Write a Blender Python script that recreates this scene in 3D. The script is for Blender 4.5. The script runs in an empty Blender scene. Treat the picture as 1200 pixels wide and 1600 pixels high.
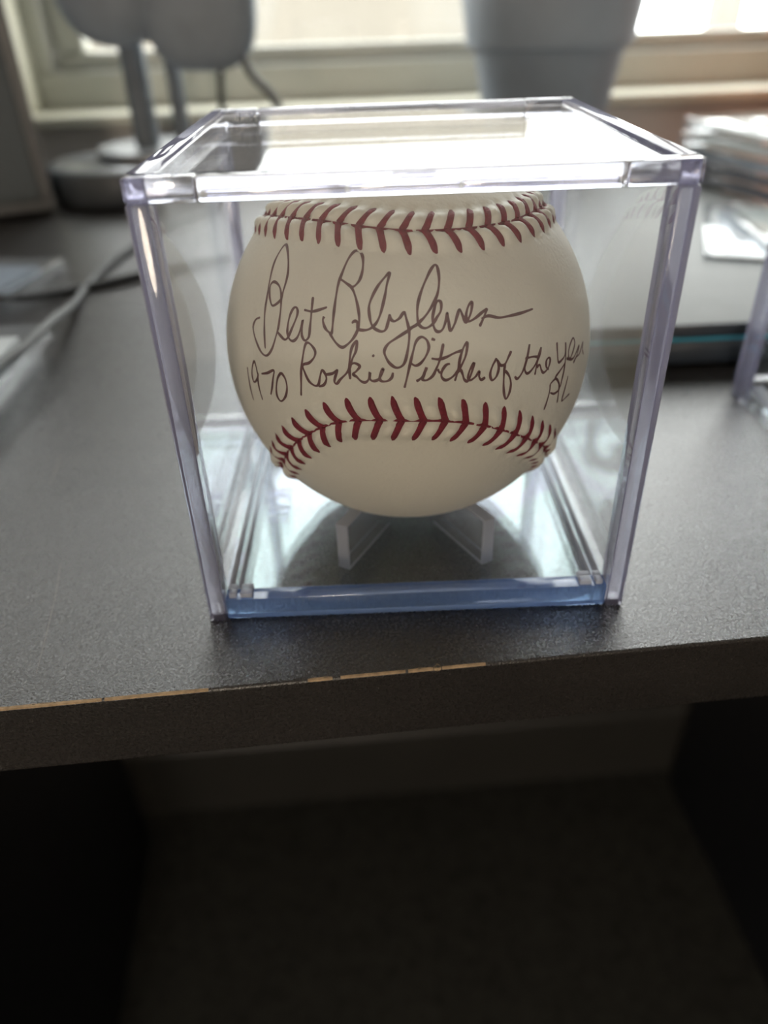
import bpy, bmesh, math, random
import numpy as np
from mathutils import Matrix, Vector

MM = 0.001
scene = bpy.context.scene
COL = scene.collection
rnd = random.Random(7)

# ------------------------------------------------------------------ camera
cam_data = bpy.data.cameras.new('camera')
cam = bpy.data.objects.new('camera', cam_data)
COL.objects.link(cam)
cam.matrix_world = Matrix((
    (0.99925155, 0.03811084, -0.00662568, -0.0067745),
    (-0.02677998, 0.55796089, -0.82943504, -0.1566842),
    (-0.0279136, 0.82899168, 0.55856389, 0.1025900),
    (0, 0, 0, 1)))
cam_data.sensor_fit = 'VERTICAL'
cam_data.sensor_height = 36.0
cam_data.sensor_width = 27.0
cam_data.lens = 1185.84 / 1600 * 36.0
cam_data.clip_start = 0.005
cam_data.clip_end = 100
cam_data.dof.use_dof = True
cam_data.dof.focus_distance = 0.1325
cam_data.dof.aperture_fstop = 9.5
scene.camera = cam

# ------------------------------------------------------------------ sky, added fill lamps, exposure
world = bpy.data.worlds.new('overcast_sky')
scene.world = world
world.use_nodes = True
bgn = world.node_tree.nodes['Background']
bgn.inputs['Color'].default_value = (0.975, 0.985, 0.985, 1)
bgn.inputs['Strength'].default_value = 9.5

CEILING_FILL_POWER = 1.5
FRONT_FILL_POWER = 26.0

scene.view_settings.view_transform = 'Standard'
scene.view_settings.look = 'None'
scene.view_settings.gamma = 1.0
scene.view_settings.exposure = 0.0
scene.view_settings.use_curve_mapping = False
scene.cycles.max_bounces = 14
scene.cycles.diffuse_bounces = 4
scene.cycles.glossy_bounces = 8
scene.cycles.transmission_bounces = 12
scene.cycles.transparent_max_bounces = 40
scene.cycles.use_denoising = True


# ------------------------------------------------------------------ helpers: materials
def mat(name, color, rough=0.5, metal=0.0, spec=0.5, noise=0.0, nscale=200.0, bump=0.0, bscale=800.0,
        coat=0.0, stretch=None, detail=4.0):
    m = bpy.data.materials.new(name)
    m.use_nodes = True
    nt = m.node_tree
    b = nt.nodes['Principled BSDF']
    b.inputs['Roughness'].default_value = rough
    b.inputs['Metallic'].default_value = metal
    b.inputs['Specular IOR Level'].default_value = spec
    b.inputs['Coat Weight'].default_value = coat
    c = tuple(color) + (1,)
    b.inputs['Base Color'].default_value = c
    tc = nt.nodes.new('ShaderNodeTexCoord')
    vec = tc.outputs['Object']
    if stretch:
        mp = nt.nodes.new('ShaderNodeMapping')
        mp.inputs['Scale'].default_value = stretch
        nt.links.new(vec, mp.inputs['Vector'])
        vec = mp.outputs['Vector']
    if noise:
        n = nt.nodes.new('ShaderNodeTexNoise')
        n.inputs['Scale'].default_value = nscale
        n.inputs['Detail'].default_value = detail
        nt.links.new(vec, n.inputs['Vector'])
        r = nt.nodes.new('ShaderNodeMapRange')
        r.inputs['From Min'].default_value = 0.3
        r.inputs['From Max'].default_value = 0.7
        r.inputs['To Min'].default_value = 1 - noise
        r.inputs['To Max'].default_value = 1 + noise
        nt.links.new(n.outputs['Fac'], r.inputs['Value'])
        mx = nt.nodes.new('ShaderNodeVectorMath')
        mx.operation = 'SCALE'
        mx.inputs[0].default_value = color
        nt.links.new(r.outputs['Result'], mx.inputs['Scale'])
        nt.links.new(mx.outputs['Vector'], b.inputs['Base Color'])
    if bump:
        n2 = nt.nodes.new('ShaderNodeTexNoise')
        n2.inputs['Scale'].default_value = bscale
        n2.inputs['Detail'].default_value = 3.0
        nt.links.new(tc.outputs['Object'], n2.inputs['Vector'])
        bp = nt.nodes.new('ShaderNodeBump')
        bp.inputs['Strength'].default_value = bump
        bp.inputs['Distance'].default_value = 0.0003
        nt.links.new(n2.outputs['Fac'], bp.inputs['Height'])
        nt.links.new(bp.outputs['Normal'], b.inputs['Normal'])
    return m


def clear_sheet(name, tint=(0.985, 0.99, 0.995), rough=0.0, film=0.0, haze=0.0):
    """Thin clear plastic: straight transmission plus Fresnel reflection on every face."""
    m = bpy.data.materials.new(name)
    m.use_nodes = True
    nt = m.node_tree
    for n in list(nt.nodes):
        nt.nodes.remove(n)
    out = nt.nodes.new('ShaderNodeOutputMaterial')
    tr = nt.nodes.new('ShaderNodeBsdfTransparent')
    tr.inputs['Color'].default_value = tuple(tint) + (1,)
    gl = nt.nodes.new('ShaderNodeBsdfGlossy')
    gl.inputs['Roughness'].default_value = rough
    gl.inputs['Color'].default_value = (1, 1, 1, 1)
    geo = nt.nodes.new('ShaderNodeNewGeometry')
    ior = nt.nodes.new('ShaderNodeMapRange')      # same 1.59 whichever side a face is met from
    ior.inputs['To Min'].default_value = 1.59
    ior.inputs['To Max'].default_value = 1 / 1.59
    nt.links.new(geo.outputs['Backfacing'], ior.inputs['Value'])
    fr = nt.nodes.new('ShaderNodeFresnel')
    nt.links.new(ior.outputs['Result'], fr.inputs['IOR'])
    mix = nt.nodes.new('ShaderNodeMixShader')
    nt.links.new(fr.outputs['Fac'], mix.inputs['Fac'])
    nt.links.new(tr.outputs['BSDF'], mix.inputs[1])
    nt.links.new(gl.outputs['BSDF'], mix.inputs[2])
    last = mix
    if film:                                       # stress colours of moulded plastic
        tc = nt.nodes.new('ShaderNodeTexCoord')
        nz = nt.nodes.new('ShaderNodeTexNoise')
        nz.inputs['Scale'].default_value = 26.0
        nz.inputs['Detail'].default_value = 1.0
        nz.inputs['Distortion'].default_value = 0.6
        nt.links.new(tc.outputs['Object'], nz.inputs['Vector'])
        mul = nt.nodes.new('ShaderNodeMath')
        mul.operation = 'MULTIPLY'
        mul.inputs[1].default_value = 2.6
        nt.links.new(nz.outputs['Fac'], mul.inputs[0])
        fc = nt.nodes.new('ShaderNodeMath')
        fc.operation = 'FRACT'
        nt.links.new(mul.outputs['Value'], fc.inputs[0])
        hsv = nt.nodes.new('ShaderNodeCombineColor')
        hsv.mode = 'HSV'
        hsv.inputs[1].default_value = film
        hsv.inputs[2].default_value = 1.0
        hr = nt.nodes.new('ShaderNodeMapRange')
        hr.inputs['To Min'].default_value = 0.47
        hr.inputs['To Max'].default_value = 0.62
        nt.links.new(fc.outputs['Value'], hr.inputs['Value'])
        nt.links.new(hr.outputs['Result'], hsv.inputs[0])
        nt.links.new(hsv.outputs['Color'], gl.inputs['Color'])
    if haze:
        df = nt.nodes.new('ShaderNodeBsdfDiffuse')
        df.inputs['Color'].default_value = (0.8, 0.82, 0.86, 1)
        m2 = nt.nodes.new('ShaderNodeMixShader')
        m2.inputs['Fac'].default_value = haze
        nt.links.new(mix.outputs['Shader'], m2.inputs[1])
        nt.links.new(df.outputs['BSDF'], m2.inputs[2])
        last = m2
    nt.links.new(last.outputs['Shader'], out.inputs['Surface'])
    return m


def solid_clear(name, tint=(0.93, 0.94, 1.0), rough=0.0, milky=0.0, milk=(0.45, 0.45, 0.62)):
    m = bpy.data.materials.new(name)
    m.use_nodes = True
    b = m.node_tree.nodes['Principled BSDF']
    b.inputs['Base Color'].default_value = tuple(tint) + (1,)
    b.inputs['Transmission Weight'].default_value = 1.0
    b.inputs['Roughness'].default_value = rough
    b.inputs['IOR'].default_value = 1.59
    if milky:
        nt = m.node_tree
        out = nt.nodes['Material Output']
        df = nt.nodes.new('ShaderNodeBsdfDiffuse')
        df.inputs['Color'].default_value = tuple(milk) + (1,)
        tl = nt.nodes.new('ShaderNodeBsdfTranslucent')
        tl.inputs['Color'].default_value = tuple(milk) + (1,)
        a = nt.nodes.new('ShaderNodeMixShader')
        a.inputs['Fac'].default_value = 0.5
        nt.links.new(df.outputs['BSDF'], a.inputs[1])
        nt.links.new(tl.outputs['BSDF'], a.inputs[2])
        mx = nt.nodes.new('ShaderNodeMixShader')
        mx.inputs['Fac'].default_value = milky
        nt.links.new(b.outputs['BSDF'], mx.inputs[1])
        nt.links.new(a.outputs['Shader'], mx.inputs[2])
        nt.links.new(mx.outputs['Shader'], out.inputs['Surface'])
    return m


# ------------------------------------------------------------------ helpers: meshes (all in millimetres)
class MB:
    def __init__(self):
        self.v = []
        self.f = []

    def add(self, v, f):
        k = len(self.v)
        self.v += [tuple(p) for p in v]
        self.f += [tuple(i + k for i in q) for q in f]
        return self

    def box(self, x0, x1, y0, y1, z0, z1, bevel=0.0, seg=2):
        if bevel <= 0:
            v = [(x, y, z) for z in (z0, z1) for y in (y0, y1) for x in (x0, x1)]
            f = [(0, 2, 3, 1), (4, 5, 7, 6), (0, 1, 5, 4), (2, 6, 7, 3), (0, 4, 6, 2), (1, 3, 7, 5)]
            return self.add(v, f)
        bm = bmesh.new()
        bmesh.ops.create_cube(bm, size=1.0)
        for w in bm.verts:
            w.co = Vector(((x0 + x1) / 2 + w.co.x * (x1 - x0), (y0 + y1) / 2 + w.co.y * (y1 - y0),
                           (z0 + z1) / 2 + w.co.z * (z1 - z0)))
        bmesh.ops.bevel(bm, geom=list(bm.edges), offset=bevel, segments=seg, affect='EDGES', profile=0.5)
        bm.verts.index_update()
        self.add([tuple(w.co) for w in bm.verts], [tuple(w.index for w in q.verts) for q in bm.faces])
        bm.free()
        return self

    def lathe(self, prof, cx=0, cy=0, n=48, cap=True):
        v, f = [], []
        for r, z in prof:
            for k in range(n):
                a = 2 * math.pi * k / n
                v.append((cx + r * math.cos(a), cy + r * math.sin(a), z))
        for j in range(len(prof) - 1):
            for k in range(n):
                k2 = (k + 1) % n
                f.append((j * n + k, j * n + k2, (j + 1) * n + k2, (j + 1) * n + k))
        if cap:
            f.append(tuple(range(n - 1, -1, -1)))
            f.append(tuple((len(prof) - 1) * n + k for k in range(n)))
        return self.add(v, f)

    def tube(self, pts, r, n=10, flat=1.0):
        pts = [Vector(p) for p in pts]
        v, f = [], []
        side = None
        for i, p in enumerate(pts):
            t = (pts[min(i + 1, len(pts) - 1)] - pts[max(i - 1, 0)]).normalized()
            if side is None:
                side = t.cross(Vector((0, 0, 1)))
                if side.length < 1e-4:
                    side = t.cross(Vector((0, 1, 0)))
            side = (side - t * side.dot(t)).normalized()
            up = side.cross(t)
            rr = r[i] if isinstance(r, (list, tuple)) else r
            for k in range(n):
                a = 2 * math.pi * k / n
                v.append(p + side * (rr * math.cos(a)) + up * (rr * flat * math.sin(a)))
        for j in range(len(pts) - 1):
            for k in range(n):
                k2 = (k + 1) % n
                f.append((j * n + k, j * n + k2, (j + 1) * n + k2, (j + 1) * n + k))
        f.append(tuple(range(n - 1, -1, -1)))
        f.append(tuple((len(pts) - 1) * n + k for k in range(n)))
        return self.add(v, f)

    def prism(self, poly, a, b, axis='z'):
        n = len(poly)
        def P(p, h):
            return (p[0], p[1], h) if axis == 'z' else ((p[0], h, p[1]) if axis == 'y' else (h, p[0], p[1]))
        v = [P(p, a) for p in poly] + [P(p, b) for p in poly]
        f = [tuple(range(n - 1, -1, -1)), tuple(range(n, 2 * n))]
        f += [(k, (k + 1) % n, n + (k + 1) % n, n + k) for k in range(n)]
        return self.add(v, f)

    def mesh(self, name, m, smooth=False):
        me = bpy.data.meshes.new(name)
        me.from_pydata([(x * MM, y * MM, z * MM) for x, y, z in self.v], [], self.f)
        bm = bmesh.new()
        bm.from_mesh(me)
        bmesh.ops.recalc_face_normals(bm, faces=list(bm.faces))
        bm.to_mesh(me)
        bm.free()
        me.materials.append(m)
        if smooth:
            for p in me.polygons:
                p.use_smooth = True
            try:
                me.set_sharp_from_angle(angle=math.radians(38))
            except Exception:
                pass
        me.update()
        return me

    def build(self, name, m, parent=None, smooth=False, loc=None, rotz=0.0):
        o = bpy.data.objects.new(name, self.mesh(name, m, smooth))
        COL.objects.link(o)
        if parent is not None:
            o.parent = parent
        if loc is not None:
            o.location = [c * MM for c in loc]
        o.rotation_euler = (0, 0, rotz)
        return o


def tag(o, label=None, cat=None, group=None, kind=None):
    if label:
        o['label'] = label
    if cat:
        o['category'] = cat
    if group:
        o['group'] = group
    if kind:
        o['kind'] = kind
    return o


def thing(name, label, cat, loc=(0, 0, 0), rotz=0.0, group=None):
    o = bpy.data.objects.new(name, None)
    COL.objects.link(o)
    o.empty_display_size = 0.01
    o.location = [c * MM for c in loc]
    o.rotation_euler = (0, 0, rotz)
    return tag(o, label, cat, group)


def copy_tree(o, parent=None):
    c = o.copy()
    COL.objects.link(c)
    c.parent = parent
    for ch in o.children:
        copy_tree(ch, c)
    return c


def spline(pts, n=8, closed=False):
    """Catmull-Rom through the points."""
    P = [np.array(p, float) for p in pts]
    out = []
    m = len(P)
    for i in range(m if closed else m - 1):
        g = (lambda k: P[k % m]) if closed else (lambda k: P[max(0, min(m - 1, k))])
        p0, p1, p2, p3 = g(i - 1), g(i), g(i + 1), g(i + 2)
        for k in range(n):
            t = k / n
            out.append(0.5 * ((2 * p1) + (p2 - p0) * t + (2 * p0 - 5 * p1 + 4 * p2 - p3) * t * t
                              + (3 * p1 - p0 - 3 * p2 + p3) * t ** 3))
    if not closed:
        out.append(P[-1])
    return out


R = math.radians

# ------------------------------------------------------------------ materials
M_PAINT = mat('taupe_wall_paint', (0.66, 0.62, 0.57), 0.8, noise=0.06, nscale=8, bump=0.2, bscale=300)
M_ROOM = mat('pale_room_paint', (0.62, 0.58, 0.53), 0.9, noise=0.03, nscale=6, bump=0.2, bscale=300)
M_TRIM = mat('cream_gloss_trim', (0.66, 0.64, 0.52), 0.45, noise=0.03, nscale=30)
M_BBOARD = mat('baseboard_with_shade', (0.042, 0.040, 0.035), 0.5, noise=0.05, nscale=20)  # shade under the desk put into the baseboard's colour
M_FRAME = mat('white_window_frame', (0.50, 0.50, 0.44), 0.5, noise=0.03, nscale=30)
M_CARPET = mat('dark_carpet', (0.040, 0.040, 0.035), 0.95, spec=0.1, noise=0.35, nscale=120, bump=1.0, bscale=500)
M_DESK = mat('espresso_laminate', (0.022, 0.0192, 0.0178), 0.27, spec=0.85, noise=0.22, nscale=60, bump=0.5, bscale=2600,
             stretch=(0.35, 2.2, 1.0), detail=8.0)
M_PANEL = mat('dark_side_panel', (0.012, 0.013, 0.016), 0.6, spec=0.3, noise=0.1, nscale=60)
_nt = M_DESK.node_tree
_n = _nt.nodes.new('ShaderNodeTexNoise')
_n.inputs['Scale'].default_value = 1900.0
_n.inputs['Detail'].default_value = 2.0
_r = _nt.nodes.new('ShaderNodeMapRange')
_r.inputs['From Min'].default_value = 0.3
_r.inputs['From Max'].default_value = 0.7
_r.inputs['To Min'].default_value = 0.19
_r.inputs['To Max'].default_value = 0.38
_nt.links.new(_nt.nodes['Texture Coordinate'].outputs['Object'], _n.inputs['Vector'])
_nt.links.new(_n.outputs['Fac'], _r.inputs['Value'])
_nt.links.new(_r.outputs['Result'], _nt.nodes['Principled BSDF'].inputs['Roughness'])
M_CHIP = mat('raw_fibreboard', (0.46, 0.33, 0.20), 0.9, noise=0.25, nscale=900)
M_SCRATCH = mat('pale_scratch', (0.22, 0.20, 0.19), 0.6, noise=0.1)
M_SHEET = clear_sheet('clear_acrylic_sheet')
M_LID = clear_sheet('clear_acrylic_lid', haze=0.012)
M_BASE = clear_sheet('clear_acrylic_base', film=0.17)
M_EDGE = solid_clear('clear_acrylic_edge', (0.90, 0.90, 0.985))
M_CORNER = solid_clear('clear_acrylic_corner', (0.90, 0.90, 0.985), 0.03, 0.35, (0.36, 0.36, 0.50))
M_BLUE = solid_clear('clear_acrylic_blue_edge', (0.50, 0.66, 0.98), 0.0, 0.28, (0.32, 0.52, 0.95))
M_FIN = clear_sheet('clear_acrylic_fin', tint=(0.93, 0.94, 0.97), haze=0.07)
M_RIDGE = solid_clear('acrylic_bright_line', (0.96, 0.97, 1.0), 0.05, 0.5, (0.85, 0.87, 0.93))  # milky white stands in for light caught along clear acrylic
M_LEATHER = mat('white_leather', (0.75, 0.72, 0.62), 0.55, spec=0.3, noise=0.05, nscale=60, bump=0.35, bscale=1300)
M_THREAD = mat('red_thread', (0.20, 0.018, 0.034), 0.6, spec=0.25, noise=0.25, nscale=1500, bump=0.5, bscale=3000)
M_INK = mat('purple_brown_ink', (0.150, 0.072, 0.072), 0.55, noise=0.2, nscale=900)
M_BLACK = mat('black_plastic', (0.075, 0.084, 0.093), 0.45, noise=0.1, nscale=60)
M_STAND = mat('dark_grey_metal', (0.14, 0.16, 0.18), 0.5, noise=0.1, nscale=60)
M_CUP = mat('dark_plastic_with_glare', (0.25, 0.29, 0.335), 0.55, noise=0.1, nscale=60)  # dark plastic, base colour raised to take in window glare
M_GLOSS = mat('glossy_dark_silver', (0.30, 0.31, 0.32), 0.30, metal=0.7, noise=0.05, nscale=60)
M_CLOTH = mat('charcoal_grille_cloth', (0.145, 0.165, 0.175), 0.9, noise=0.35, nscale=900, bump=0.8, bscale=1500)
M_GREY = mat('grey_plastic', (0.20, 0.20, 0.20), 0.4, noise=0.05, nscale=60)
M_SLATE = mat('slate_pot_with_glare', (0.36, 0.41, 0.47), 0.55, noise=0.1, nscale=25, bump=0.2, bscale=200)  # darker pot, colour lightened for glare of the window behind it
M_TERRA = mat('terracotta', (0.52, 0.24, 0.15), 0.8, noise=0.12, nscale=40, bump=0.3, bscale=300)
M_SOIL = mat('potting_soil', (0.035, 0.025, 0.018), 0.95, noise=0.5, nscale=250, bump=1.0, bscale=300)
M_ALU = mat('silver_laptop_lid', (0.175, 0.183, 0.18), 0.55, metal=0.1, noise=0.04, nscale=120, bump=0.06, bscale=2500)
M_LAPB = mat('dark_laptop_body', (0.026, 0.034, 0.045), 0.4, noise=0.05)
M_CYAN = mat('cyan_accent', (0.03, 0.30, 0.42), 0.35, noise=0.05)
M_CABLE = mat('grey_braided_cable', (0.11, 0.115, 0.115), 0.6, noise=0.3, nscale=2500, bump=0.8, bscale=2500)
M_RUBBER = mat('black_rubber_cable', (0.016, 0.018, 0.02), 0.5, noise=0.1)
M_WHITEC = mat('white_card_stock', (0.80, 0.81, 0.80), 0.5, noise=0.04, nscale=60)
M_BLUEC = mat('blue_grey_card', (0.30, 0.36, 0.44), 0.45, noise=0.2, nscale=40)
M_GREENC = mat('grey_green_card', (0.38, 0.42, 0.38), 0.45, noise=0.15, nscale=35)
M_DARKC = mat('navy_card', (0.06, 0.075, 0.11), 0.45, noise=0.2, nscale=40)
M_SIDING = mat('pale_timber_cladding', (0.164, 0.150, 0.125), 0.8, noise=0.07, nscale=6)
M_GROUND = mat('pale_gravel', (0.36, 0.34, 0.30), 0.95, noise=0.2, nscale=12)
M_POST = mat('weathered_post', (0.19, 0.17, 0.15), 0.8, noise=0.15, nscale=8)
clear_shade = clear_sheet('thin_voile_shade', tint=(0.9, 0.86, 0.8), rough=0.5, haze=0.12)
M_PANE = clear_sheet('window_glass', tint=(0.95, 0.96, 0.95))

# ------------------------------------------------------------------ the room
WALL = (0, 480, 0)
WROT = R(3.0)
FLOOR_Z = -762
CEIL_Z = 1640
XL, XR, YB = -1500, 1700, -2500
U0, U1, Z0, Z1 = -250, 620, 33, 730          # window opening


def room(name, mb, m, parent=None):
    o = mb.build(name, m, parent, loc=None if parent else WALL, rotz=0.0 if parent else WROT)
    if parent is None:
        o['kind'] = 'structure'
    return o


room('floor', MB().box(XL, XR, YB, 0, FLOOR_Z - 30, FLOOR_Z), M_CARPET)
room('ceiling', MB().box(XL, XR, YB, 0, CEIL_Z, CEIL_Z + 30), M_ROOM)
W2A, W2B = -580, -300                          # unseen second window, added to brighten the desk's left side
w = MB()
for a, b in ((XL, W2A), (W2B, U0), (U1, XR)):
    w.box(a, b, 0, 120, FLOOR_Z - 30, CEIL_Z + 30)
for a, b in ((W2A, W2B), (U0, U1)):
    w.box(a, b, 0, 120, FLOOR_Z - 30, Z0)
    w.box(a, b, 0, 120, Z1, CEIL_Z + 30)
room('wall_window', w, M_PAINT)
room('wall_left', MB().box(XL - 60, XL, YB, 120, FLOOR_Z - 30, CEIL_Z + 30), M_ROOM)
room('wall_right', MB().box(XR, XR + 60, YB, 120, FLOOR_Z - 30, CEIL_Z + 30), M_ROOM)
room('wall_rear', MB().box(XL - 60, XR + 60, YB - 60, YB, FLOOR_Z - 30, CEIL_Z + 30), M_ROOM)
bb = MB().prism([(0, FLOOR_Z), (-16, FLOOR_Z), (-16, FLOOR_Z + 110), (-11, FLOOR_Z + 118), (-9, FLOOR_Z + 176), (0, FLOOR_Z + 180)],
                XL, XR, 'x')
room('baseboard_window', bb, M_BBOARD)

def build_window(name, ua, ub):
    win = bpy.data.objects.new(name, None)
    COL.objects.link(win)
    win.location = [c * MM for c in WALL]
    win.rotation_euler = (0, 0, WROT)
    win['kind'] = 'structure'
    room('window_sill', MB().box(ua - 9.5, ub + 9.5, -14, 62, Z0, Z0 + 7.5, 2.2, 3), M_TRIM, win)
    for a, b in ((ua - 9, ua + 1), (ub - 1, ub + 9)):
        room('casing', MB().box(a, b, -9, 60, Z0 + 7.6, Z1 + 9, 2.0), M_TRIM, win)
    room('casing', MB().box(ua - 9, ub + 9, -9, 60, Z1 + 9.2, Z1 + 30, 2.0), M_TRIM, win)
    fb = Z0 + 7.7
    room('frame_rail', MB().box(ua + 1.2, ub - 1.2, 34, 74, fb, fb + 24, 1.5), M_FRAME, win)
    room('frame_rail', MB().box(ua + 1.2, ub - 1.2, 34, 74, Z1 - 24, Z1, 1.5), M_FRAME, win)
    for a, b in ((ua + 1.2, ua + 14), (ub - 14, ub - 1.2)):
        room('frame_stile', MB().box(a, b, 34, 74, fb + 24.2, Z1 - 24.2, 1.5), M_FRAME, win)
    sb = fb + 24.4
    room('sash_rail', MB().box(ua + 16, ub - 16, 46, 66, sb, sb + 11.5, 2.5), M_FRAME, win)
    room('sash_rail', MB().box(ua + 16, ub - 16, 46, 66, Z1 - 40, Z1 - 24.4, 2.5), M_FRAME, win)
    for a, b in ((ua + 16, ua + 38), (ub - 38, ub - 16)):
        room('sash_stile', MB().box(a, b, 46, 66, sb + 11.6, Z1 - 40.2, 2.5), M_FRAME, win)
    room('glass_pane', MB().box(ua + 38.2, ub - 38.2, 55, 58, sb + 11.7, Z1 - 40.3), M_PANE, win)

    if True:
        pd = bpy.data.lights.new('window_portal', 'AREA')
        pd.shape = 'RECTANGLE'
        pd.size = (ub - ua) * MM
        pd.size_y = (Z1 - Z0) * MM
        pd.cycles.is_portal = True
        po = bpy.data.objects.new('window_portal', pd)
        COL.objects.link(po)
        po.parent = win
        po.location = ((ua + ub) / 2 * MM, 0.10, (Z0 + Z1) / 2 * MM)
        po.rotation_euler = (R(-90), 0, 0)


build_window('window_1', U0, U1)
build_window('added_left_window', W2A, W2B)  # added out of sight for its light on the desk

# unseen ceiling fixture, added as fill for the ball's front
cl = thing('added_ceiling_fill', 'added unseen fill light under the ceiling behind the camera', 'lamp', (150, -1000, CEIL_Z))
MB().lathe([(680, -1), (680, -40), (668, -55), (660, -55), (660, -30)], n=48, cap=False).build('housing', M_WHITEC, cl, True)
ld = bpy.data.lights.new('ceiling_fill_area', 'AREA')
ld.shape = 'DISK'
ld.size = 1.30
ld.energy = CEILING_FILL_POWER
ld.color = (1.0, 0.93, 0.84)
lo = bpy.data.objects.new('ceiling_fill_area', ld)
COL.objects.link(lo)
lo.parent = cl
lo.location = (0, 0, -0.05)

# unseen shaded lamp, added behind the camera to light the ball from the front
fl = thing('added_front_fill', 'added unseen fill lamp with a pale drum shade behind the camera', 'lamp', (-262, -1250, FLOOR_Z))
MB().lathe([(140, 0), (140, 12), (130, 18), (12, 24)], n=48).build('base', M_BLACK, fl, True)
MB().tube([(0, 0, 20), (0, 0, 660)], 11, 16).build('pole', M_BLACK, fl, True)
MB().lathe([(190, 660), (170, 930), (168, 930), (188, 660)], n=64, cap=False).build('shade', clear_shade, fl, True)
fd = bpy.data.lights.new('front_fill_bulb', 'POINT')
fd.energy = FRONT_FILL_POWER
fd.shadow_soft_size = 0.12
fd.color = (1.0, 0.935, 0.87)
fo = bpy.data.objects.new('front_fill_bulb', fd)
COL.objects.link(fo)
fo.parent = fl
fo.location = (0, 0, 0.80)

# ------------------------------------------------------------------ outdoors
g = MB().box(-9000, 9000, 700, 14000, -1400, -1300)
g.build('ground', M_GROUND)['kind'] = 'structure'
sh = thing('garden_wall', 'low pale wall of narrow horizontal boards outside the window', 'wall', (0, 3500, -1300), WROT)
MB().box(-3200, 730, 12, 140, 0, 1905).build('backing', M_SIDING, sh)
bme = MB().prism([(12, 0), (-6, 1), (-1, 41), (12, 41)], -3200, 730, 'x').mesh('board', M_SIDING)
for k in range(46):
    o = bpy.data.objects.new('board', bme)
    COL.objects.link(o)
    o.parent = sh
    o.location = (0, 0, (8 + k * 41.2) * MM)
pp = thing('porch_post', 'square weathered post outside the right part of the window', 'post', (1880, 4500, -1300), WROT)
MB().box(-75, 75, -75, 75, 30, 3600, 6).build('shaft', M_POST, pp)
MB().box(-105, 105, -105, 105, 0, 30, 4).build('foot', M_POST, pp)

# ------------------------------------------------------------------ desk
DROT = R(4.164)
desk = thing('desk', 'dark espresso laminate desk with a chipped front edge', 'desk', (0, -57.0, FLOOR_Z), DROT)
H = -FLOOR_Z
MB().box(-330, 470, 0, 505, H - 16.8, H, 0.5, 2).build('desk_top', M_DESK, desk)
for a, b in ((-292, -274), (398, 416)):
    MB().box(a, b, 30, 492, 0, H - 17, 0.6).build('side_panel', M_PANEL, desk)
# worn, chipped stretches along the front edge
def wear(x0, x1, wmax, seed, parent):
    q = random.Random(seed)
    n = max(6, int((x1 - x0) / 0.6))
    v, f = [], []
    for i in range(n + 1):
        t = i / n
        x = x0 + (x1 - x0) * t
        e = math.sin(math.pi * t) ** 0.4
        a = e * wmax * (0.35 + 0.65 * q.random())
        c = e * wmax * (0.2 + 0.5 * q.random())
        v += [(x, 0.42 + a, H + 0.02), (x, 0.13, H - 0.10), (x, 0.0 - 0.02, H - 0.34 - c * 0.6)]
    for i in range(n):
        k = 3 * i
        f += [(k, k + 1, k + 4, k + 3), (k + 1, k + 2, k + 5, k + 4)]
    MB().add(v, f).build('chip', M_CHIP, parent)
for a, b, wm, sd in ((-82, -58, 0.22, 1), (-57.5, -39, 0.15, 2), (-21, -16.5, 0.26, 3), (-15, -3, 0.10, 8), (-2.5, 2.2, 0.25, 9), (2.3, 3.6, 0.9, 4), (3.8, 12, 0.10, 5)):
    wear(a, b, wm, sd, desk)
def desk_line(pts, wd, name='scratch'):
    ca, sa = math.cos(-DROT), math.sin(-DROT)
    loc = []
    for x, y in pts:
        y += 57.0
        loc.append((x * ca - y * sa, x * sa + y * ca))
    v, f = [], []
    for i, p in enumerate(loc):
        a, b = loc[max(i - 1, 0)], loc[min(i + 1, len(loc) - 1)]
        t = Vector((b[0] - a[0], b[1] - a[1])).normalized()
        wv = wd * (0.3 + 0.7 * math.sin(math.pi * (i + 0.5) / len(loc)))
        v += [(p[0] - t.y * wv, p[1] + t.x * wv, H + 0.02), (p[0] + t.y * wv, p[1] - t.x * wv, H + 0.02)]
    for i in range(len(loc) - 1):
        f.append((2 * i, 2 * i + 1, 2 * i + 3, 2 * i + 2))
    MB().add(v, f).build(name, M_SCRATCH, desk)
desk_line([(-78.5, -20), (-76, -31), (-74, -42), (-72, -54)], 0.10)
desk_line([(-95, 30), (-93.5, 22), (-92.6, 15)], 0.09)
desk_line([(54.0, -12), (55.2, -10), (55.0, -7.5), (53.8, -6)], 0.08)

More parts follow.
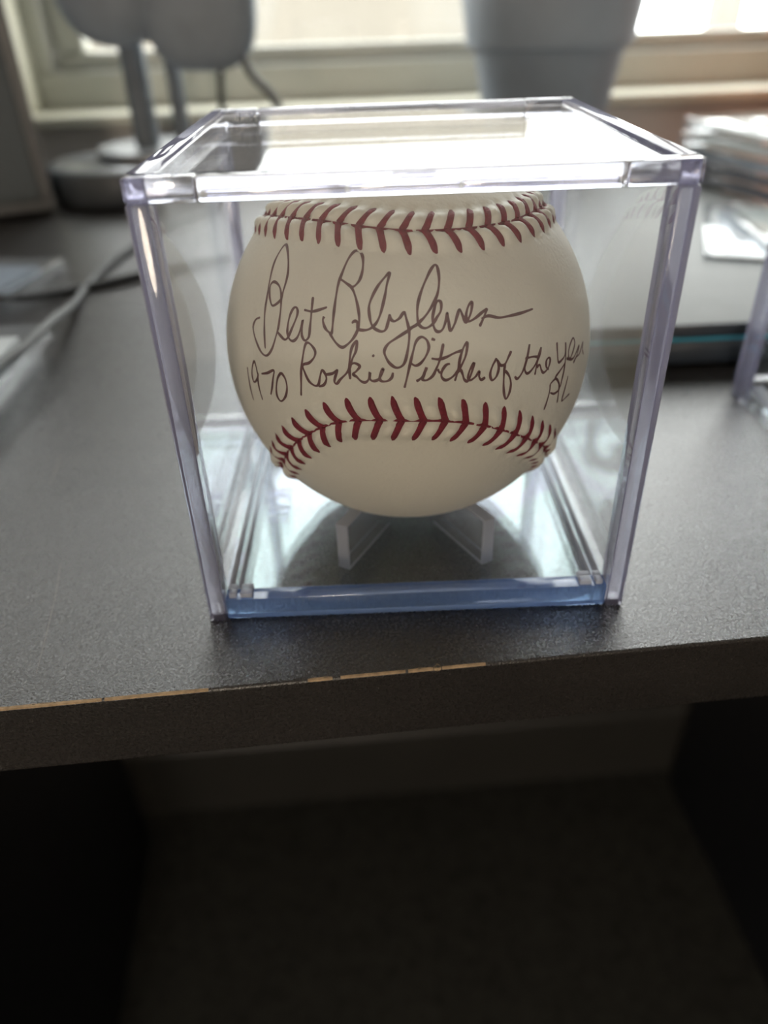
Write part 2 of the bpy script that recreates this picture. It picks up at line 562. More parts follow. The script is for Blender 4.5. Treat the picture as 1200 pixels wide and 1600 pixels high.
# ------------------------------------------------------------------ the baseball
BC = np.array([0.65, -0.9, 41.9])
BR = 38.0
SEAM = [(-113.4, 39.1), (-120.1, 36.8), (-126.3, 34), (-131.8, 30.7), (-136.7, 26.8), (-141, 22.5), (-144.7, 18), (-148, 13.1), (-150.8, 8.1), (-153, 2.7), (-154.6, -2.8), (-155.7, -8.5), (-156, -14.2), (-155.6, -20), (-154.4, -25.6), (-152.2, -31), (-149, -36.1), (-144.5, -40.7), (-138.8, -44.7), (-131.8, -47.8), (-123.7, -50), (-114.8, -51.1), (-105.6, -51.2), (-96.6, -50.2), (-88.3, -48.3), (-80.7, -45.7), (-73.9, -42.6), (-67.9, -39.1), (-62.4, -35.3), (-57.3, -31.4), (-52.6, -27.4), (-48.2, -23.2), (-44.1, -18.9), (-40, -14.6), (-35.8, -10.6), (-31.3, -6.9), (-26.5, -3.7), (-21.3, -1.3), (-15.7, 0), (-9.9, 0.4), (-4.2, 0.4), (1.6, 0.2), (7.3, -0.4), (12.9, -1.7), (18.4, -3.6), (23.6, -6), (28.7, -8.9), (33.6, -12), (38.5, -15.2), (43.4, -18.6), (48.1, -22.3), (52.5, -26.4), (56.7, -30.9), (61.1, -35.3), (66, -39.6), (71.6, -43.5), (78.3, -46.9), (86, -49.5), (94.5, -51.4), (103.7, -52.4), (113.2, -52.3), (122.3, -51.1), (130.5, -48.8), (137.6, -45.6), (143.3, -41.6), (147.6, -36.9), (150.8, -31.8), (152.9, -26.3), (154, -20.6), (154.3, -14.9), (153.8, -9.1), (152.7, -3.5), (150.9, 2), (148.6, 7.3), (145.8, 12.3), (142.5, 17.1), (138.7, 21.6), (134.3, 25.8), (129.5, 29.7), (124.1, 33.2), (118.2, 36.3), (111.8, 39), (104.9, 41.4), (97.6, 43.4), (89.9, 45), (81.8, 46.2), (73.5, 47.1), (65, 47.6), (56.5, 47.9), (47.9, 48), (39.2, 48.1), (30.6, 48.3), (21.9, 48.5), (13.2, 48.8), (4.4, 49), (-4.4, 49.4), (-13.3, 49.9), (-22.2, 50.4), (-31.3, 50.7), (-40.4, 50.7), (-49.4, 50.2), (-58.3, 49.4), (-66.9, 48.4), (-75.3, 47.2), (-83.4, 45.7), (-91.2, 44), (-98.8, 42.5), (-106.2, 40.9)]
SIGNATURE = [
    [-46.57, 14.17, -47.62, 17.64, -48.55, 20.9, -49.48, 24.16, -50.21, 27.96, -51.45, 31.95, -52.66, 36.06, -52.71, 39.27, -51.41, 42, -47.86, 39.79, -45.04, 36.6, -43.79, 33.75, -43.57, 30.11, -43.65, 27.82, -46.31, 25.78, -48.2, 26.97, -49.68, 29, -50.13, 30.78, -48.94, 31.76, -46.22, 31.26, -44.26, 29.53, -43.12, 27.01, -42.51, 24.41, -42.23, 21.09, -42.57, 18.76, -43.67, 14.86, -45.61, 12.53, -47.97, 12.64, -50.82, 14.74, -52.96, 17.03, -53.74, 18.73, -52.95, 20.58, -51.01, 21.62],
    [-42.42, 19.69, -40.85, 18.88, -39.05, 18.22, -37.93, 19.21, -37.09, 21.37, -36.16, 24.17, -36.01, 25.95, -36.79, 26.94, -37.83, 26.55, -38.58, 24.66, -38.74, 22.19, -38.41, 20.02, -37.36, 18.65, -35.92, 18.46, -34.62, 19.79, -33.88, 22.33, -33.66, 24.11, -33.55, 22.16, -33.2, 20.24, -32.02, 19.22, -30.9, 20.37, -30.92, 22.98, -31.16, 26.2, -31.69, 30.38],
    [-33.89, 26.81, -31.28, 26.72, -29.08, 27.32, -26.33, 28.37],
    [-26.82, 25.96, -27.07, 25.07, -26.42, 23.65, -25.48, 22.68, -24.21, 22.07, -23.86, 22.42, -23.85, 24.34, -23.96, 27.52, -24.04, 30.72, -24.05, 34.4, -23.51, 37.3, -22.47, 40.96, -20.95, 43.11, -19.46, 43.41, -17.99, 42.55, -17.17, 40.99, -16.82, 38.55, -17.21, 36.12, -18.31, 34.56, -19.55, 33.84],
    [-23.67, 35.74, -21.43, 34.8, -19.55, 33.84, -18.15, 31.99, -16.84, 29.1, -16.17, 26.4, -16.21, 24.09, -17.25, 21.71, -18.83, 19.91, -20.48, 18.91, -22.3, 19.81, -24.02, 21.56, -24.3, 22.17],
    [-18.16, 25.02, -17.59, 25.58, -16.7, 25.43, -16.44, 23.87, -14.95, 23.53, -13.28, 23.82, -11.89, 24.7, -10.76, 26.2, -9.91, 28.51, -9.1, 32.09, -8.63, 35.07, -7.99, 37.87, -9.4, 36.78, -11.35, 34.6, -12.9, 31.79, -13.57, 29.45, -13.26, 27.16, -12.64, 25.3, -11.62, 24.09, -9.69, 23.41, -8.53, 23.95, -7.87, 25.83, -7.55, 27.5, -7.17, 26.46, -6.21, 25.95, -4.78, 26.67, -3.46, 28.11, -2.88, 26.65, -2.21, 24.14, -2.13, 21.65, -2.76, 17.89, -3.68, 15.36, -5.47, 14.51, -7.27, 15.56, -8.41, 17.25, -8.77, 18.72, -7.76, 20.42, -5.47, 21.89, -2.22, 23.73, -0.08, 25.13, 1.63, 26.31],
    [-1.94, 24.22, 0.01, 25.02, 2.38, 26.93, 4.55, 29.4, 6.38, 32.19, 7.32, 35.36, 7.4, 38.35, 6.83, 39.6, 5.57, 38.9, 3.82, 36.74, 1.74, 33.29, 0.54, 30.15, 0.25, 27.3, 0.66, 25, 2.23, 24.08, 4.22, 24.84, 5.65, 26.47, 6.97, 28.11, 7.19, 30.11, 6.19, 30.46, 5.18, 28.79, 4.48, 26.25, 4.81, 23.94, 5.73, 23.03, 7.06, 23.51, 8.25, 25.72, 8.76, 27.4, 8.91, 25.67, 9.16, 23.06, 10.45, 24.39, 11.57, 26.59, 12.45, 27.96, 13.1, 26.45, 13.88, 24.63, 15.61, 26.76, 16.44, 29.29, 15.21, 28.55, 14.13, 26.34, 14.6, 24.84, 16.41, 25.21, 18.79, 26.38, 20.84, 27.29],
    [20.84, 27.29, 19.28, 25.15, 17.68, 23.16],
    [18.52, 24.95, 20.8, 25.38, 24.02, 24.46, 27.55, 24.32, 31.78, 24.3, 36.45, 24.44],
]
INSCRIPTION = [
    [-55.48, 6.44, -55.02, 3.53, -54.46, 0.05, -53.7, -3.2],
    [-49.85, 6.17, -50.66, 8.16, -51.57, 9.25, -52.48, 7.62, -52.84, 5.26, -52.35, 3.37, -51.45, 3.28, -49.94, 4.89, -49.62, 6.49, -49.8, 4.18, -49.32, 1.51, -48.41, -1.22],
    [-47.96, 6.73, -45.22, 7.73, -42.52, 9.15, -42.89, 6.65, -43.4, 4.05, -44.21, 1.67],
    [-39.66, 9.25, -40.99, 7.38, -41.62, 4.54, -41.51, 2.06, -40.14, 0.91, -38.33, 2.66, -37.51, 5.33, -38.06, 7.85, -39.66, 9.25],
    [-32.66, 4.36, -32.55, 7.61, -32.59, 11.08, -32.26, 14.98, -31.85, 17.93, -31.11, 18.81, -29.65, 18.26, -28.41, 16.91, -28.69, 15.33, -30.07, 13.78, -32.1, 12.77, -31.32, 10.86, -29.92, 8.81, -28.05, 7.97, -27, 8.61, -26.62, 10.5, -26.02, 12.39, -24.97, 11.41, -24.7, 10.1, -25.45, 8.62, -27, 7.92],
    [-24.85, 11.43, -22.85, 12.02, -21.53, 13.06, -22.1, 11.22, -22.32, 9.84, -21.59, 9.48, -20.63, 10.72, -18.97, 12.45, -18.06, 14.06, -17.42, 16.28, -16.56, 18.27, -16.33, 20.61, -16.81, 20.58, -17.78, 18.82, -18.13, 16.22, -18.16, 13.62, -17.88, 11],
    [-18.07, 14.5, -16.91, 15.24, -15.36, 14.6, -16.15, 13.34, -17.08, 12.39, -16.13, 11.81, -14.96, 10.79, -13.81, 10.53, -12.9, 11.36, -12.57, 13.13, -12.56, 11.6, -11.76, 10.98, -10.41, 11.37, -9.51, 12.6, -9.06, 14.13, -9.62, 13.47, -9.96, 11.93, -9.51, 11.07, -7.94, 11.11, -6.82, 12.01, -6.48, 13.32],
    [-11.96, 17.56, -11.49, 17.16],
    [-3.52, 9.36, -2.83, 12, -1.88, 15.86, -1.17, 18.38, -0.32, 20.87, 1.1, 21.97, 2.57, 21.17, 3.06, 19.26, 2.19, 17.2, 0.8, 15.56, -0.56, 14.97, -1.67, 15.53],
    [3.85, 21.42, 4.87, 21.04],
    [-0.4, 10.95, 0.94, 11.89, 1.86, 13.37, 2.34, 14.42, 1.74, 12.72, 1.16, 11.44, 2.26, 11.17, 3.85, 12.17, 5.03, 14.26, 6.03, 16.54, 7.02, 20.06],
    [3.64, 16.59, 5.56, 16.25, 7.64, 16.63, 10.01, 17.48, 12.16, 17.89],
    [5.24, 13.81, 5.67, 12.91, 6.35, 13.08],
    [8.59, 14.83, 7.55, 14.71, 6.36, 13.29, 6.2, 11.78, 7.19, 10.82, 8.8, 11.33, 10.22, 12.5, 11.69, 14.3, 13.03, 16.73, 13.64, 19.64, 12.45, 18.5, 11.31, 15.85, 10.71, 13.32, 9.69, 10.35],
    [10.2, 12.06, 11.28, 13.04, 11.82, 11.88, 12.24, 10.5, 13.16, 9.94, 14.16, 11.59, 15.14, 14.31, 13.99, 12.93, 13.31, 11.03, 13.87, 10.07, 15.33, 10.76, 16.46, 11.93, 16.41, 10.6, 16.99, 9.73, 18.11, 10.22],
    [21.84, 14.56, 20.4, 12.82, 19.58, 10.7, 20.09, 9.09, 21.4, 9.87, 22.23, 12, 21.94, 14.04, 22.86, 12.51, 24.21, 12.63, 25.41, 14.15, 26.5, 15.56],
    [24.21, 12.63, 23.78, 10.44, 23.54, 7.39, 23.69, 4.71, 24.34, 3.08, 25.36, 4.61, 25.81, 7.17, 25.24, 9.37, 24.1, 10.88],
    [27.08, 8.71, 27.85, 7.88, 28.99, 8.53, 30.39, 10.29, 31.61, 12.83, 32.89, 15.96, 31.58, 12.58, 30.54, 9.99, 31.32, 8.5, 33.07, 9.11, 34.97, 10.72, 36.47, 12.67, 37.05, 14.08, 35.86, 12.31, 34.91, 9.95, 34.09, 7.39],
    [30.9, 12.61, 33.67, 12.46, 35.45, 11.95],
    [34.87, 9.17, 36.01, 9.66, 36.7, 7.88, 37.65, 7.07, 39.47, 7.89, 40.39, 9.77, 39.83, 10.59, 38.76, 9.97, 38.67, 8.39, 39.66, 7.3],
    [43.99, 13.65, 43.82, 10.92, 44.08, 8.14, 45.77, 8.16, 47.62, 9.22, 48.28, 12.27, 48.09, 9.62, 47.05, 4.97, 46.03, 2.2, 45.57, 0.34],
    [47.53, 6.77, 45.27, 5.56, 42.97, 4.36, 42.79, 3.72],
    [48.35, 7.89, 50.02, 7.06, 51.86, 8.12, 53.7, 10.29, 53.04, 12.16, 50.96, 11.17, 49.54, 9.15, 50.02, 7.06, 52.47, 6.51, 54.5, 7.51, 56.82, 8.68, 55.21, 6.7, 52.52, 5.08, 54.5, 6.09, 56.75, 6.15, 58.41, 7.28, 60.36, 8.6, 59.78, 6.51, 60.92, 4.64],
    [40.45, 2.92, 40.31, 0.4, 38.92, -4.47],
    [40.45, 2.92, 43.02, 3.64, 44.95, 1.14, 44.96, -0.32, 42.67, -0.69, 40.75, 0.25],
    [44.67, 2.1, 44.96, -1.5, 44.97, -4.38],
    [49.5, 2.28, 48.62, -0.47, 47.63, -4.63, 49.86, -4.58, 52.21, -4.28],
]


def sph(az, el):
    a, e = np.radians(az), np.radians(el)
    return np.stack([np.sin(a) * np.cos(e), -np.cos(a) * np.cos(e), np.sin(e)], -1)


SP = sph(np.array([p[0] for p in SEAM]), np.array([p[1] for p in SEAM]))
NS = 108
fine = np.array(spline([tuple(p) for p in SP], 12, True))
fine /= np.linalg.norm(fine, axis=1)[:, None]
NF = len(fine)
tang = np.roll(fine, -1, 0) - np.roll(fine, 1, 0)
tang /= np.linalg.norm(tang, axis=1)[:, None]
side = np.cross(fine, tang)
PITCH = 413.0 / NS
LEAN = 0.42           # millimetres back along the seam per millimetre out


def relief(D):
    """Height in millimetres of the leather above the sphere in the directions D."""
    h = np.zeros(len(D))
    for a in range(0, len(D), 20000):
        d = D[a:a + 20000]
        c = d @ fine.T
        k = c.argmax(1)
        near = c[np.arange(len(d)), k] > math.cos(7.5 / BR)
        if not near.any():
            continue
        kk = k[near]
        dn = d[near]
        off = np.einsum('ij,ij->i', dn - fine[kk], side[kk]) * BR
        al = np.einsum('ij,ij->i', dn - fine[kk], tang[kk]) * BR
        s = kk / NF * NS * PITCH + al
        ad = np.abs(off)
        ph = (s + LEAN * ad) / PITCH
        puff = 0.5 - 0.5 * np.cos(2 * np.pi * ph)       # 0 under a stitch, 1 between stitches
        g = -0.42 * np.exp(-(ad / 0.42) ** 2)
        bulge = np.exp(-(np.abs(ad - 1.75) / 1.45) ** 2.6)
        g += bulge * (0.03 + 1.15 * puff ** 0.75)
        hole = np.exp(-((ad - 4.25) / 0.55) ** 2) * np.exp(-((((ph + 0.5) % 1) - 0.5) * PITCH / 0.5) ** 2)
        g -= 0.38 * hole
        hh = np.zeros(len(d))
        hh[near] = g
        h[a:a + 20000] = hh
    return h


ball = thing('baseball', 'white leather baseball with red stitching and handwritten signature inside the clear case', 'baseball',
             (BC[0], BC[1], BC[2] - BR))
bm = bmesh.new()
bmesh.ops.create_icosphere(bm, subdivisions=7, radius=1.0)
me = bpy.data.meshes.new('leather_cover')
bm.to_mesh(me)
bm.free()
co = np.zeros(len(me.vertices) * 3)
me.vertices.foreach_get('co', co)
co = co.reshape(-1, 3)
co /= np.linalg.norm(co, axis=1)[:, None]
P = co * (BR + relief(co))[:, None] + np.array([0, 0, BR])
me.vertices.foreach_set('co', (P * MM).ravel())
me.materials.append(M_LEATHER)
me.polygons.foreach_set('use_smooth', np.ones(len(me.polygons), bool))
me.update()
lc = bpy.data.objects.new('leather_cover', me)
COL.objects.link(lc)
lc.parent = ball


def stitch_mesh(sgn):
    pts, rad = [], []
    for i in range(9):
        t = i / 8
        d = 0.05 + 4.15 * t
        lift = 0.15 + 0.17 * math.sin(math.pi * min(1, t * 1.15)) - 0.75 * max(0, t - 0.72) / 0.28
        lift -= d * d / (2 * BR)
        x = -LEAN * d - 0.22 * math.sin(math.pi * t)
        pts.append((x, sgn * d, lift))
        rad.append(0.42 + 0.26 * math.sin(math.pi * min(1, 0.18 + t * 0.72)))
    return MB().tube(pts, rad, 8, 0.62).mesh('stitch', M_THREAD, True)


SM = {1: stitch_mesh(1), -1: stitch_mesh(-1)}
for k in range(NS):
    i = int(k * NF / NS) % NF
    n_, t_, s_ = fine[i], tang[i], side[i]
    t_ = t_ - n_ * (t_ @ n_)
    t_ = t_ / np.linalg.norm(t_)
    s_ = np.cross(n_, t_)
    p_ = n_ * (BR - 0.05) + np.array([0, 0, BR])
    mtx = Matrix(((t_[0], s_[0], n_[0], p_[0] * MM), (t_[1], s_[1], n_[1], p_[1] * MM),
                  (t_[2], s_[2], n_[2], p_[2] * MM), (0, 0, 0, 1)))
    for sgn in (1, -1):
        o = bpy.data.objects.new('stitch', SM[sgn])
        COL.objects.link(o)
        o.parent = ball
        o.matrix_local = mtx
sp_ = [tuple(fine[i] * (BR - 0.16) + np.array([0, 0, BR])) for i in range(0, NF, 3)]
sp_.append(sp_[0])
MB().tube(sp_, 0.34, 6).build('seam_thread', M_THREAD, ball, True)


def ink(name, strokes, width, label):
    mb = MB()
    for flat in strokes:
        q = sph(np.array(flat[0::2]), np.array(flat[1::2]))
        c = np.array(spline([tuple(x) for x in q], 7))
        c /= np.linalg.norm(c, axis=1)[:, None]
        n = len(c)
        tn = np.zeros_like(c)
        tn[1:-1] = c[2:] - c[:-2]
        tn[0] = c[1] - c[0]
        tn[-1] = c[-1] - c[-2]
        sd = np.cross(c, tn)
        sd /= np.linalg.norm(sd, axis=1)[:, None] + 1e-12
        wv = width * (0.82 + 0.18 * np.sin(np.arange(n) * 0.37 + n)) / 2
        wv[0] *= 0.5
        wv[-1] *= 0.5
        L = c + sd * (wv / BR)[:, None]
        Rr = c - sd * (wv / BR)[:, None]
        allp = np.vstack([L, Rr])
        allp /= np.linalg.norm(allp, axis=1)[:, None]
        pos = allp * (BR + relief(allp) + 0.035)[:, None] + np.array([0, 0, BR])
        mb.add([tuple(x) for x in pos], [(i, i + 1, n + i + 1, n + i) for i in range(n - 1)])
    o = mb.build(name, M_INK, ball, True)
    o['label'] = label
    return o


ink('signature', SIGNATURE, 0.56, 'flowing handwritten autograph in purple-brown ink')
ink('inscription', INSCRIPTION, 0.54, 'handwritten line 1970 Rookie Pitcher of the Year AL')

# ------------------------------------------------------------------ display cases
HS, CW = 41.5, 2.2


def display_case(name, label, loc, group):
    c = thing(name, label, 'display case', loc, 0.0, group)
    # base plate and the raised ridges on it
    MB().box(-39.2, 39.2, -37.6, 39.2, 0.25, 2.2).build('base_plate', M_BASE, c)
    MB().box(-37.9, 37.9, -41.2, -37.8, 0.25, 5.4, 0.35).build('base_front_rail', M_BLUE, c, True)
    MB().box(-37.9, 37.9, 37.9, 40.9, 2.25, 5.0, 0.35).build('base_back_rail', M_EDGE, c, True)
    for s in (-1, 1):
        for a, b in ((37.3, 37.95), (35.5, 36.0)):
            x0, x1 = sorted((s * a, s * b))
            MB().box(x0, x1, -37, 37, 2.25, 4.6, 0.18).build('base_ridge', M_RIDGE, c, True)
        for y0, y1 in ((-41.0, -39.3), (-38.9, -37.7)):
            for x0, x1 in ((35.6, 37.0), (32.4, 34.8)):
                a, b = sorted((s * x0, s * x1))
                MB().box(a, b, y0, y1, 5.45, 6.5, 0.2).build('clip', M_RIDGE, c, True)
    # walls
    e = CW
    MB().box(-38.0, 38.0, -HS, -HS + e, 5.6, 79.4).build('front_panel', M_SHEET, c)
    MB().box(-38.0, 38.0, HS - e, HS, 5.2, 79.4).build('back_panel', M_SHEET, c)
    for s in (-1, 1):
        x0, x1 = sorted((s * HS, s * (HS - e)))
        MB().box(x0, x1, -36.0, 36.0, 0.3, 79.4).build('side_panel', M_SHEET, c)
    for sx in (-1, 1):
        for sy in (-1, 1):
            x0, x1 = sorted((sx * HS, sx * (HS - 3.4)))
            y0, y1 = sorted((sy * HS, sy * (HS - 5.4)))
            MB().box(x0, x1, y0, y1, 0.0, 79.4, 0.45, 3).build('corner_post', M_CORNER, c, True)
    # lid with a raised rim, stepped ridges along its front and back edges
    MB().box(-38.4, 38.4, -38.4, 38.4, 80.3, 82.3).build('lid_panel', M_LID, c)
    for s in (-1, 1):
        x0, x1 = sorted((s * HS, s * 38.5))
        MB().box(x0, x1, -38.3, 38.3, 79.5, 83, 0.4, 3).build('lid_rim', M_CORNER, c, True)
        y0, y1 = sorted((s * HS, s * 38.5))
        MB().box(-30.8, 30.2, y0, y1, 79.5, 83, 0.4, 3).build('lid_rim', M_EDGE, c, True)
        for t in (-1, 1):
            x0, x1 = sorted((t * HS, t * 30.95 if t < 0 else 30.35))
            MB().box(x0, x1, y0, y1, 79.5, 83, 0.5, 3).build('lid_corner', M_EDGE, c, True)
    for x0, x1 in ((-29.5, -9.8), (-9.2, 6.4), (7.0, 29.0)):
        MB().box(x0, x1, -HS - 0.35, -HS - 0.02, 79.9, 81.3, 0.12).build('lid_ridge', M_EDGE, c, True)
    for x0, x1 in ((-36, -10), (10, 30)):
        MB().box(x0, x1, 37.6, 38.3, 82.35, 82.9, 0.1).build('lid_ridge', M_EDGE, c, True)
    MB().box(-3.0, 3.0, -HS - 0.3, -HS - 0.02, 81.6, 82.6, 0.12).build('lid_latch', M_EDGE, c, True)
    return c


case = display_case('display_case', 'clear acrylic cube display case holding the signed baseball', (0, 0, 0.0), 'clear cube display cases')
# four radial fins that carry the ball, part of this case's base
def fin(ang):
    r0, r1 = 11.0, 31.5
    top = []
    for i in range(9):
        r = r0 + (25.0 - r0) * i / 8
        z = BC[2] - math.sqrt((BR + 0.06) ** 2 - r * r)
        top.append((r, min(max(z, 2.9), 13.4)))
    prof = [(r0, 2.25)] + [(r1, 2.25), (r1, 13.4)] + list(reversed(top))
    mb = MB().prism(prof, -1.25, 1.25, 'y')
    ca, sa = math.cos(ang), math.sin(ang)
    mb.v = [(BC[0] + x * ca - y * sa, BC[1] + x * sa + y * ca, z) for x, y, z in mb.v]
    f_ = mb.build('ball_fin', M_FIN, case)
    for a0, a1, z0, z1, y0, y1 in ((r1 - 0.5, r1 + 0.12, 2.3, 13.4, -1.27, 1.27), (r0 + 2, r1, 2.25, 2.75, -1.4, -1.27),
                                   (r0 + 2, r1, 2.25, 2.75, 1.27, 1.4), (24.5, r1, 12.9, 13.5, -1.27, 1.27)):
        eb = MB().box(a0, a1, y0, y1, z0, z1)
        eb.v = [(BC[0] + x * ca - y * sa, BC[1] + x * sa + y * ca, z) for x, y, z in eb.v]
        eb.build('edge_highlight', M_RIDGE, f_)  # pale strip painting the bright glint of a clear fin edge
for a in (-61, -119, 61, 119):
    fin(R(a))
# embossed lettering strip on the left of the base
def emboss(x, y, wd, ht):
    return [(x, y), (x + wd, y), (x + wd, y + ht * 0.5), (x, y + ht * 0.5), (x, y + ht), (x + wd, y + ht)]
pts = []
for k in range(4):
    pts += emboss(-33.2, -10 + k * 4.0, 5.0, 2.0 if k % 2 else 3.0)
MB().tube([(x, y, 2.3) for x, y in pts], 0.22, 6).build('embossed_mark', M_EDGE, case, True)

case2 = display_case('display_case', 'second clear acrylic cube case, cut off by the right border beside the dark laptop',
                     (102.5 + HS, 54 - HS, 0.0), 'clear cube display cases')

# ------------------------------------------------------------------ laptop
lap = thing('laptop', 'closed laptop with silver-grey lid and thin cyan line along its dark front', 'laptop', (48, 73, 0.0), R(1.0))
MB().box(0, 360, 0, 232, 1.0, 9.0, 1.2).build('body', M_LAPB, lap, True)
MB().box(0.5, 359.5, 1.0, 231, 10.2, 14.8, 0.8).build('lid', M_ALU, lap, True)
MB().box(0.6, 359.4, -0.4, 1.0, 9.2, 10.1, 0.2).build('accent_line', M_CYAN, lap, True)
MB().box(0.8, 359.2, -0.2, 0.9, 10.3, 14.6, 0.2).build('lid_front', M_LAPB, lap, True)
MB().box(2, 358, 1.1, 230, 9.0, 10.2).build('gasket', M_RUBBER, lap)
for x in (12, 348):
    for y in (10, 222):
        MB().lathe([(6, 0), (6, 1.0)], x, y, 16).build('foot', M_RUBBER, lap)

# ------------------------------------------------------------------ card slabs
def slab(name, label, loc, rotz, wd, ln, th, cardm, group, border=None, edge=0.10):
    """Origin at the front-left corner; a clear holder with a card inside."""
    s = thing(name, label, 'card holder', loc, rotz, group)
    MB().box(0, wd, 0, ln, 0, th, min(0.8, th * 0.2), 2).build('holder', M_SLAB, s, True)
    a = wd * edge
    if border:
        MB().box(a * 0.5, wd - a * 0.5, a * 0.5, ln - a * 0.5, th * 0.36, th * 0.5).build('border', border, s)
    MB().box(a, wd - a, a * 1.1, ln - a * 1.1, th * (0.5 if border else 0.15) + 0.02, th * (0.62 if border else 0.8)).build('card', cardm, s)
    return s


M_SLAB = clear_sheet('card_holder_plastic', tint=(0.93, 0.95, 0.96), haze=0.08)
G = 'plastic card holders stacked on the laptop'
z = 14.9
ang = R(-16.5)          # left edges run back-left
cards = [(M_DARKC, 'dark'), (M_DARKC, 'dark'), (M_BLUEC, 'blue'), (M_GREENC, 'grey'), (M_WHITEC, 'white')]
words = ['bottom dark card holder of the stack on the laptop', 'second lowest card holder of the stack on the laptop',
         'middle card holder of the stack on the laptop', 'second highest card holder of the stack on the laptop',
         'top white card holder of the stack on the laptop']
for k in range(5):
    jx, jy, jr = [(0, 0, 0), (1.0, 0.5, 1.0), (-1.5, 0.8, -0.8), (-0.5, 1.5, 1.2), (-1.0, 9.0, -2.5)][k]
    # local +y runs back-left, +x to the right
    a = R(15.5 + jr)
    slab('card_holder', words[k], (189 + jx, 216 + jy, z), a, 120, 82, 6.0, cards[k][0], G, M_WHITEC if k in (3, 4) else None, 0.03)
    z += 6.05
slab('card_holder', 'flat white-bordered card holder lying on the silver laptop lid', (123.5, 141, 14.9), R(-20.5), 66, 90, 2.6, M_BLUEC,
     'loose card holders on the laptop', M_WHITEC)
slab('card_holder', 'grey-green card holder lying across the white-bordered one', (146, 130, 17.6), R(-6.5), 66, 84, 2.6, M_GREENC,
     'loose card holders on the laptop', None)
G2 = 'card holders at the left border of the desk'
slab('card_holder', 'lower clear card holder at the left border beneath the grey cable', (-203, -38, 0.0), R(1.5), 85, 132, 6.0, M_WHITEC, G2, None)
slab('card_holder', 'upper clear card holder at the left border, under the grey cable', (-197, -31, 6.05), R(3.0), 84, 132, 6.0, M_WHITEC, G2, None)
slab('card_holder', 'clear card holder at the left border near the speaker', (-246, 143, 0.0), R(-10), 82, 84, 6.0, M_BLUEC, G2, None)

# ------------------------------------------------------------------ cables on the desk
cb = MB().tube([tuple(p) for p in spline([(-123, 15, 13.8), (-121.5, 45, 13.8), (-120.6, 64, 13.8), (-118.6, 77, 13.8), (-118.4, 94.5, 13.6), (-122.8, 123, 9.0), (-128, 151, 3.6), (-131.5, 174, 1.8),
     (-132.4, 196.5, 1.7), (-131.2, 219, 1.7), (-128.6, 240, 1.7), (-118, 290, 1.7), (-95, 330, 1.7)], 12)], 1.6, 12)
tag(cb.build('braided_cable', M_CABLE, None, True), 'grey braided cable crossing the left card holders and the desk', 'cable')
cb = MB().tube([tuple(p) for p in spline([(-230, 150, 8.0), (-190, 151, 8.0), (-165, 153, 7.6), (-152, 161, 3.0), (-135, 174, 1.8), (-115, 190, 1.8), (-92, 207, 1.8), (-60, 226, 1.8)], 12)], 1.7, 12)
cb.v = [(x, y + (2.0 if z < 5 else 0), z) for x, y, z in cb.v]
tag(cb.build('black_cable', M_RUBBER, None, True), 'thin black cable running along the desk under the grey cable', 'cable')

# ------------------------------------------------------------------ speaker at the left border
spk = thing('speaker', 'black cloth-fronted box speaker standing at the left border', 'speaker', (-196, 335, 0), R(25))
MB().box(-150, 0, 5, 95, 2.5, 230, 3, 3).build('cabinet', M_BLACK, spk, True)
MB().box(-144, -7, 0, 5.2, 9, 224, 1.5).build('grille', M_CLOTH, spk, True)
for x0, x1, z0, z1 in ((-150, 0, 2.5, 8.6), (-6.6, 0, 8.8, 224)):
    MB().box(x0, x1, 1.0, 4.9, z0, z1, 1.0).build('grille_frame', M_GREY, spk, True)
for x in (-140, -10):
    for y in (15, 85):
        MB().lathe([(6, 0), (6, 2.5)], x, y, 16).build('foot', M_RUBBER, spk)

# ------------------------------------------------------------------ puck, stand and headphones
pk = thing('puck_speaker', 'low black drum with a silvery top beside the cloth-fronted speaker', 'speaker', (-163, 388, 0))
MB().lathe([(45, 0), (48, 1.5), (49.5, 5), (49.5, 17.5), (48.5, 20.4), (46, 21.4)], n=64).build('body', M_BLACK, pk, True)
MB().lathe([(45.8, 21.42), (45.0, 22.0), (1.0, 22.0)], n=64).build('top_disc', M_GLOSS, pk, True)

hs = thing('headphone_stand', 'black stand with two posts rising from a round silvery base by the window', 'stand', (-140, 396, 22.02))
MB().lathe([(40, 0), (42, 1.5), (42, 5.0), (40.5, 6.4), (1, 6.6)], n=64).build('base', M_GLOSS, hs, True)
MB().tube([(-10, 4, 6), (-10, 4, 205)], 8.0, 20).build('post', M_STAND, hs, True)
MB().tube([(14, 4, 6), (14, 4, 200)], 5.0, 16).build('post', M_STAND, hs, True)
MB().box(-24, 26, -12, 20, 200, 208, 3, 3).build('cradle', M_STAND, hs, True)

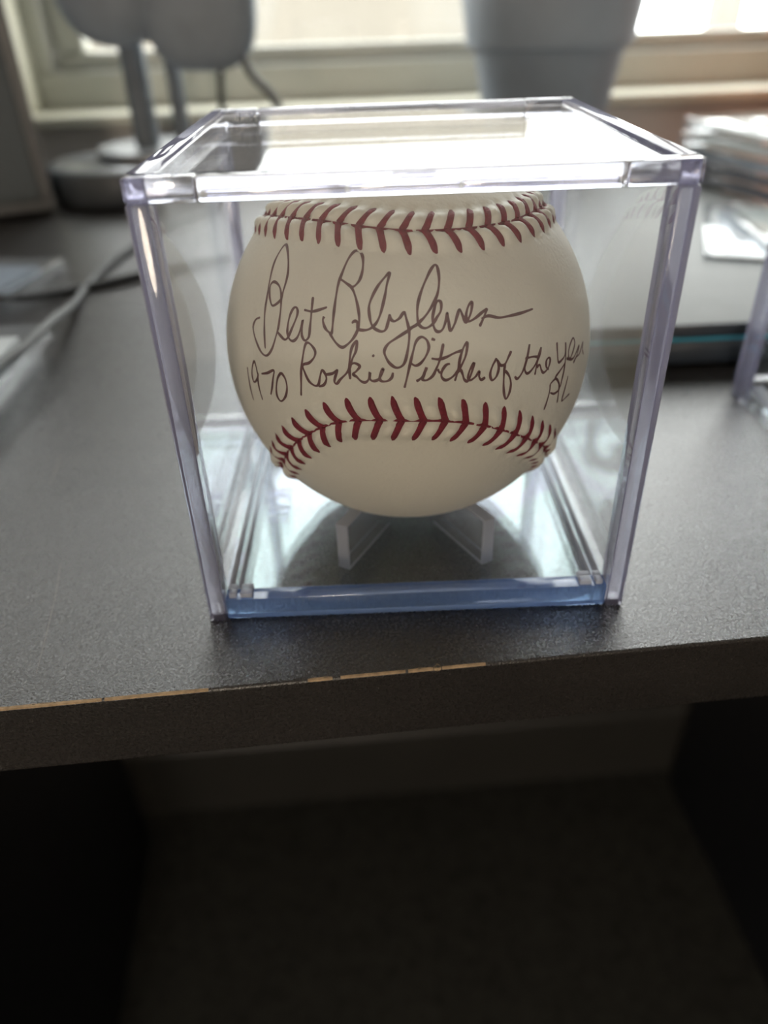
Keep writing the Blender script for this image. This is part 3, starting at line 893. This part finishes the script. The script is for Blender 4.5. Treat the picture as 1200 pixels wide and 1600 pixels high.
hp = thing('headphones', 'dark grey over-ear headphones hanging on the stand before the window', 'headphones', (-124, 400, 70))
def cup(cx, cy, cz, rx, ry, rz, p=2.4):
    v, f = [], []
    nu, nv = 32, 18
    for j in range(nv + 1):
        ph = -math.pi / 2 + math.pi * j / nv
        for i in range(nu):
            th = 2 * math.pi * i / nu
            sx = lambda t: math.copysign(abs(t) ** (2 / p), t)
            v.append((cx + rx * sx(math.cos(ph)) * sx(math.cos(th)), cy + ry * sx(math.cos(ph)) * sx(math.sin(th)), cz + rz * sx(math.sin(ph))))
    for j in range(nv):
        for i in range(nu):
            i2 = (i + 1) % nu
            f.append((j * nu + i, j * nu + i2, (j + 1) * nu + i2, (j + 1) * nu + i))
    return MB().add(v, f)
cup(-26, -26, 52, 33, 13, 38, 2.3).build('ear_cup', M_CUP, hp, True)
cup(24, -26, 44, 34, 13, 44, 3.0).build('ear_cup', M_CUP, hp, True)
cup(-8, -24, 60, 26, 10, 44).build('ear_cushion', M_CUP, hp, True)
cup(10, -24, 56, 24, 10, 44).build('ear_cushion', M_CUP, hp, True)
MB().tube([tuple(p) for p in spline([(-36, -26, 80), (-42, -20, 120), (-30, -4, 155), (0, 0, 168), (28, -4, 155), (38, -20, 120), (33, -26, 78)], 10)], 7, 12, 0.6).build('headband', M_CUP, hp, True)
cb = MB().tube([tuple(p) for p in spline([(-80, 372, 85), (-78, 370, 78), (-72, 372, 66), (-63, 376, 56), (-58, 380, 40), (-60, 385, 15), (-66, 390, 2.6), (-90, 410, 2.6)], 10)], 2.6, 12)
tag(cb.build('headphone_cable', M_CABLE, None, True), 'grey braided cable hanging from the headphones', 'cable')
cb = MB().tube([tuple(p) for p in spline([(-93, 384, 74), (-95, 385, 60), (-97, 387, 30), (-98, 390, 10), (-97, 397, 2.0), (-92, 402, 2.0)], 10)], 2.0, 12)
tag(cb.build('thin_cord', M_RUBBER, None, True), 'thin black cord hanging straight down below the headphones', 'cable')

# ------------------------------------------------------------------ plant pots
def pot(name, label, loc, m):
    t = thing(name, label, 'plant pot', loc)
    MB().lathe([(29, 0), (31, 1.5), (46, 76), (50.5, 77.5), (54.2, 100), (54.6, 119), (53.4, 121.5), (50.8, 121.5), (49.5, 112), (46, 80), (44, 100)][:9],
               n=64, cap=False).build('body', m, t, True)
    MB().lathe([(30, 0.0), (30, 1.0)], n=48).build('bottom', m, t)
    MB().lathe([(49.3, 104), (49.5, 108), (30, 110), (1, 111)], n=48).build('soil', M_SOIL, t, True)
    return t
pot('plant_pot', 'slate-grey tapered plant pot silhouetted against the window', (109, 390, 0), M_SLATE)
pot('plant_pot', 'orange terracotta pot at the right border by the window', (305, 400, 0), M_TERRA)
